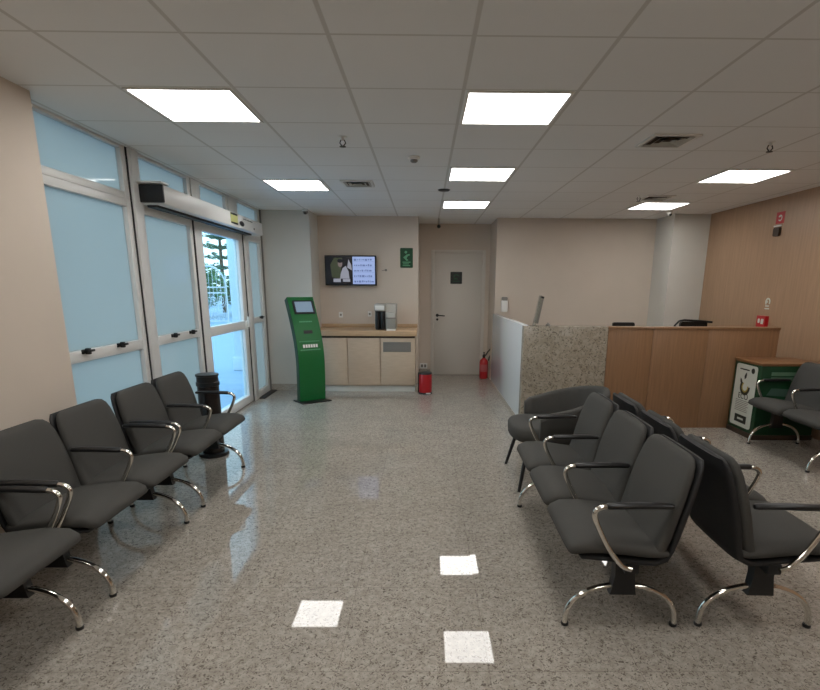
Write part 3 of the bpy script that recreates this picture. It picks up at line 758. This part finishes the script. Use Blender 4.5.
def text_on(s, size, frame, m, parent, name):
    cu = bpy.data.curves.new(name, 'FONT'); cu.body = s; cu.size = size; cu.extrude = .0006; cu.align_x = 'CENTER'
    cu.materials.append(m)
    tmp = bpy.data.objects.new('tmp', cu); COL.objects.link(tmp)
    bpy.context.view_layer.update()
    me = bpy.data.meshes.new_from_object(tmp.evaluated_get(bpy.context.evaluated_depsgraph_get()))
    bpy.data.objects.remove(tmp); bpy.data.curves.remove(cu)
    me.materials.clear(); me.materials.append(m)
    o = bpy.data.objects.new(name, me); COL.objects.link(o); o.parent = parent
    O_, u, v, n = [Vector(q) for q in frame]
    mt = Matrix.Identity(4)
    for i in range(3): mt[i][0], mt[i][1], mt[i][2], mt[i][3] = u[i], v[i], n[i], O_[i]
    o.matrix_local = mt
    return o
text_on('ECO', .085, ((-.0048, .235, .375), (0, -1, 0), (0, 0, 1), (-1, 0, 0)), M_signgd, po, 'poster_title')
ff = ((0, -.001, 0), (1, 0, 0), (0, 0, 1), (0, -1, 0))
mb = MB()
for k in range(2): mb.prism(R_(.10, .42 + .03 * k, .655 - k * .05, .69 - k * .05), .002, ff)
mb.build('front_slot_label', M_signlt, t, smooth=None); bpy.data.objects['front_slot_label'].data.materials[0] = mat('label_green_grey', srgb(96, 128, 104), .5)
MB().prism([(.08, .46), (.36, .44), (.34, .52), (.12, .53)], .002, ff).build('front_print', mat('print_grey_green', srgb(70, 96, 84), .5), t, smooth=None)

# ------------------------------------------------------------------ benches
def loft_pad(st, n=28, ex=5.0, wing=0.0):
    """st: (x, z, half thickness, half width); ring in the (y, normal) plane"""
    P = [Vector((s[0], s[1])) for s in st]; rr = []
    for i, s in enumerate(st):
        a = P[max(i - 1, 0)]; b_ = P[min(i + 1, len(P) - 1)]
        tn = (b_ - a).normalized(); nm = Vector((-tn.y, tn.x))
        ring_ = []
        for k in range(n):
            th = 2 * PI * k / n
            cc, ss = math.cos(th), math.sin(th)
            y = s[3] * math.copysign(abs(cc) ** (2 / ex), cc)
            q = s[2] * math.copysign(abs(ss) ** (2 / 3.0), ss)
            p = P[i] + nm * q
            wx = wing * (abs(y) / .24) ** 2.5
            ring_.append((p.x + wx, y, p.y))
        rr.append(ring_)
    return MB().rings(rr)
PI2 = PI
SEAT = [(0.264, 0.392, 0.006, 0.205), (0.2622, 0.395, 0.022, 0.222), (0.2486, 0.408, 0.034, 0.236), (0.2079, 0.423, 0.04, 0.243), (0.1266, 0.425, 0.04, 0.245), (0.0271, 0.415, 0.038, 0.245), (-0.06, 0.403, 0.036, 0.244), (-0.115, 0.398, 0.032, 0.243), (-0.145, 0.398, 0.02, 0.24)]
BACK = [(-0.095, 0.385, 0.012, 0.23), (-0.108, 0.3911, 0.028, 0.238), (-0.128, 0.4244, 0.034, 0.242), (-0.145, 0.4858, 0.034, 0.245), (-0.165, 0.5734, 0.033, 0.246), (-0.187, 0.661, 0.031, 0.243), (-0.208, 0.7399, 0.027, 0.232), (-0.219, 0.7793, 0.023, 0.218), (-0.226, 0.8012, 0.016, 0.196), (-0.229, 0.81, 0.005, 0.165)]
SHELL = [(.215, .376, .006, .20), (.205, .374, .014, .225), (.14, .372, .018, .23), (.02, .362, .02, .232), (-.06, .352, .02, .234), (-.11, .352, .02, .236), (-.148, .372, .02, .238), (-.165, .41, .02, .24)] + [(s[0] - .036, s[1], s[2] * .65, s[3] + .002) for s in BACK[3:-1]]
ME = {}
ME['seat'] = loft_pad(SEAT).mesh('seat', M_fab, 60)
ME['backrest'] = loft_pad(BACK, wing=.012).mesh('backrest', M_fab, 60)
ME['seat_shell'] = loft_pad(SHELL, wing=.008).mesh('seat_shell', M_fabback, 60)
def spline(pts, k=5):
    P = [Vector(p) for p in pts]; out = []
    for i in range(len(P) - 1):
        a, b_, c_, d_ = P[max(i - 1, 0)], P[i], P[i + 1], P[min(i + 2, len(P) - 1)]
        for q in range(k):
            u = q / k
            out.append(.5 * ((2 * b_) + (-a + c_) * u + (2 * a - 5 * b_ + 4 * c_ - d_) * u * u + (-a + 3 * b_ - 3 * c_ + d_) * u ** 3))
    out.append(P[-1]); return out
arm_path = spline([(.01, 0, .335), (.05, 0, .352), (.105, 0, .42), (.15, 0, .50), (.178, 0, .565), (.178, 0, .595), (.155, 0, .612), (.12, 0, .616)])
ME['armrest'] = MB().tube(arm_path, .0115, 10).mesh('armrest', M_chrome, 60)
mb = MB()
rr = []
for x, z, a, b_ in ((.135, .617, .012, .012), (.125, .619, .019, .014), (.0, .622, .021, .014), (-.08, .622, .021, .013), (-.125, .620, .019, .012), (-.136, .619, .012, .009)):
    rr.append([(x, a * math.cos(2 * PI * k / 12), z + b_ * math.sin(2 * PI * k / 12)) for k in range(12)])
ME['arm_pad'] = mb.rings(rr).mesh('arm_pad', M_black, 60)
arch = [(-.245 * math.cos(PI * k / 24), 0, .012 + .192 * math.sin(PI * k / 24) ** .8) for k in range(25)]
ME['leg'] = MB().tube(arch, .0155, 12, flat=.8).mesh('leg', M_chrome, 60)
mb = MB(); rr = []
for z, x0, x1, w_ in ((.165, -.055, .06, .02), (.19, -.05, .055, .022), (.26, -.042, .045, .024), (.345, -.045, .05, .028)):
    rr.append([(x0, -w_, z), (x1, -w_, z), (x1, w_, z), (x0, w_, z)])
ME['leg_post'] = mb.rings(rr).mesh('leg_post', M_blackm, 30)
ME['foot_cap'] = MB().lathe([(.0155, 0), (.017, .003), (.017, .012), (.0155, .016)], 14).mesh('foot_cap', M_black, 50)
def add(name, key, parent, loc=(0, 0, 0), label=None):
    o = bpy.data.objects.new(name, ME[key]); COL.objects.link(o); o.parent = parent; o.location = loc
    if label: o['label'] = label
    return o
PITCH = .51
def bench(n):
    t = thing('waiting_bench', 'bench', 'bench', group='beam benches in the waiting room')
    half = n * PITCH / 2
    mb = MB().box(-.03, .03, -half + .02, half - .02, .305, .352, .006); mb.build('beam', M_blackm, t)
    for k in range(n):
        y = -half + PITCH * (k + .5)
        add('seat', 'seat', t, (0, y, 0))
        add('backrest', 'backrest', t, (0, y, 0)); add('seat_shell', 'seat_shell', t, (0, y, 0))
    for k in range(n + 1):
        y = -half + PITCH * k
        if k == 0: y += .008
        if k == n: y -= .008
        a = add('armrest', 'armrest', t, (0, y, 0)); add('arm_pad', 'arm_pad', a)
    ll = {2: .41, 3: .656}[n]
    for y in (-ll, ll):
        l = add('leg', 'leg', t, (0, y, 0), 'chrome arched leg'); add('leg_post', 'leg_post', l)
        for x in (-.243, .243): add('foot_cap', 'foot_cap', l, (x, 0, 0))
    return t
b2 = bench(2); b3 = bench(3)
def place(o, x, y, rz, label):
    o.location = (x, y, 0); o.rotation_euler = (0, 0, rz); o['label'] = label
XL = -1.765
place(b2, XL, 2.725, 0, 'two-seat charcoal bench under the first frosted window, middle of its row')
place(copy_tree(b2), XL, 3.803, 0, 'two-seat charcoal bench nearest the clear glass door')
place(copy_tree(b2), XL, 1.650, 0, 'two-seat charcoal bench against the cream wall, cut by the frame edge')
place(b3, .893, 2.742, PI - .02, 'three-seat charcoal bench facing the windows, its seats toward the aisle')
place(copy_tree(b3), 1.502, 2.735, -.03, 'three-seat charcoal bench facing the wood wall, back to back with another')
place(copy_tree(b2), 3.435, 4.535, PI, 'two-seat charcoal bench against the wood wall by the green box')

# tub chair
t = thing('tub_chair', 'charcoal tub armchair with dark legs at the end of the bench', 'armchair', (.98, 4.0, 0), PI)
def tub_ring():
    rr = []
    N = 40
    for k in range(N + 1):
        u = k / N; th = math.radians(-118 + 236 * u)          # 0 = back
        cx = -.06
        r = .30
        e = abs(th) / math.radians(118)
        x = cx - r * math.cos(th) * (1.0 if abs(th) < PI / 2 else 1.15); y = r * 1.04 * math.sin(th)
        if abs(th) > PI / 2: y = math.copysign(r * 1.04, th) * (1 - .06 * (abs(th) - PI / 2)); x = cx + .20 * (abs(th) - PI / 2) / math.radians(28)
        top = .735 - .16 * (e ** 1.5); bot = .38
        lean = (top - .4) * .18
        tk = .036
        if k in (0, N): tk = .02; top -= .02; bot += .02
        d = Vector((x - cx, y, 0));
        if abs(th) > PI / 2: d = Vector((0, y, 0))
        d.normalize()
        ring_ = []
        H = (top - bot) / 2; zc = (top + bot) / 2
        for q in range(20):
            a = 2 * PI * q / 20
            cq, sq = math.cos(a), math.sin(a)
            off = tk * math.copysign(abs(cq) ** .6, cq); z = zc + H * math.copysign(abs(sq) ** .35, sq)
            out = off + (z - bot) / (top - bot) * lean * (1 - .5 * e)
            ring_.append(Vector((x, y, z)) + d * out)
        rr.append(ring_)
    return rr
MB().rings(tub_ring()).build('tub_back', M_fab, t, 60)
rr = []
for z, s in ((.345, .9), (.36, .98), (.40, 1.0), (.44, 1.0), (.46, .96), (.465, .8)):
    ring_ = []
    for k in range(36):
        a = 2 * PI * k / 36; cc, ss = math.cos(a), math.sin(a)
        ring_.append((.02 + s * .295 * math.copysign(abs(cc) ** .7, cc), s * .285 * math.copysign(abs(ss) ** .7, ss), z))
    rr.append(ring_)
MB().rings(rr).build('seat', M_fab, t, 60)
for sx, sy in ((1, 1), (1, -1), (-1, 1), (-1, -1)):
    o = MB().tube([(sx * .20, sy * .22, .355), (sx * .275, sy * .325, 0)], [.017, .012], 10).build('leg', M_blackm, t); o['label'] = 'thin dark splayed leg'

# black litter bin by the door
t = thing('litter_bin', 'tall black litter bin behind the bench by the clear glass door', 'bin', (-1.90, 4.56, 0))
MB().lathe([(.092, .03), (.094, .04), (.09, .62), (.088, .63)], 32).build('bin_body', mat('brown_black_metal', srgb(38, 32, 30), .25, metal=.3), t)
MB().lathe([(.09, .63), (.097, .635), (.097, .665), (.09, .67), (.09, .715), (.097, .72), (.095, .735), (.05, .74)], 32).build('bin_head', M_black, t)
MB().lathe([(.125, 0), (.13, .006), (.125, .028), (.092, .032)], 32).build('bin_base', M_black, t)

# ------------------------------------------------------------------ sky, camera, view
w = bpy.data.worlds.new('world'); scn.world = w; w.use_nodes = True
nt = w.node_tree; bg = nt.nodes['Background']
tc = nt.nodes.new('ShaderNodeTexCoord'); sx = nt.nodes.new('ShaderNodeSeparateXYZ'); nt.links.new(tc.outputs['Generated'], sx.inputs[0])
rp = nt.nodes.new('ShaderNodeValToRGB'); e = rp.color_ramp.elements
e[0].position = 0; e[0].color = (.80, .93, 1, 1); e[1].position = .8; e[1].color = (.50, .76, 1, 1)
nt.links.new(sx.outputs['Z'], rp.inputs['Fac']); nt.links.new(rp.outputs['Color'], bg.inputs['Color'])
bg.inputs['Strength'].default_value = 3.1

cam = bpy.data.cameras.new('camera'); co = bpy.data.objects.new('camera', cam); COL.objects.link(co)
FP, CX, CY = 526.2355, 429.939, 411.895
fwv = Vector((.01019730474, .9730927973, -.2301877989)); rtv = Vector((.9999417055, -.009106190036, .005801968504)); upv = Vector((-.00354971992, .2302336445, .973128930))
m = Matrix.Identity(4)
for i in range(3): m[i][0], m[i][1], m[i][2] = rtv[i], upv[i], -fwv[i]
m[0][3], m[1][3], m[2][3] = 0, 0, 1.48
co.matrix_world = m
cam.sensor_fit = 'HORIZONTAL'; cam.sensor_width = 36; cam.lens = 36 * FP / 820
cam.shift_x = -(CX - 410) / 820; cam.shift_y = (CY - 345) / 820
cam.clip_start = .02; cam.clip_end = 200
scn.camera = co
vs = scn.view_settings; vs.view_transform = 'Standard'; vs.look = 'None'; vs.exposure = 0; vs.gamma = 1; vs.use_curve_mapping = False
scn.cycles.max_bounces = 10; scn.cycles.diffuse_bounces = 6; scn.cycles.transparent_max_bounces = 12
scn.cycles.sample_clamp_indirect = 8
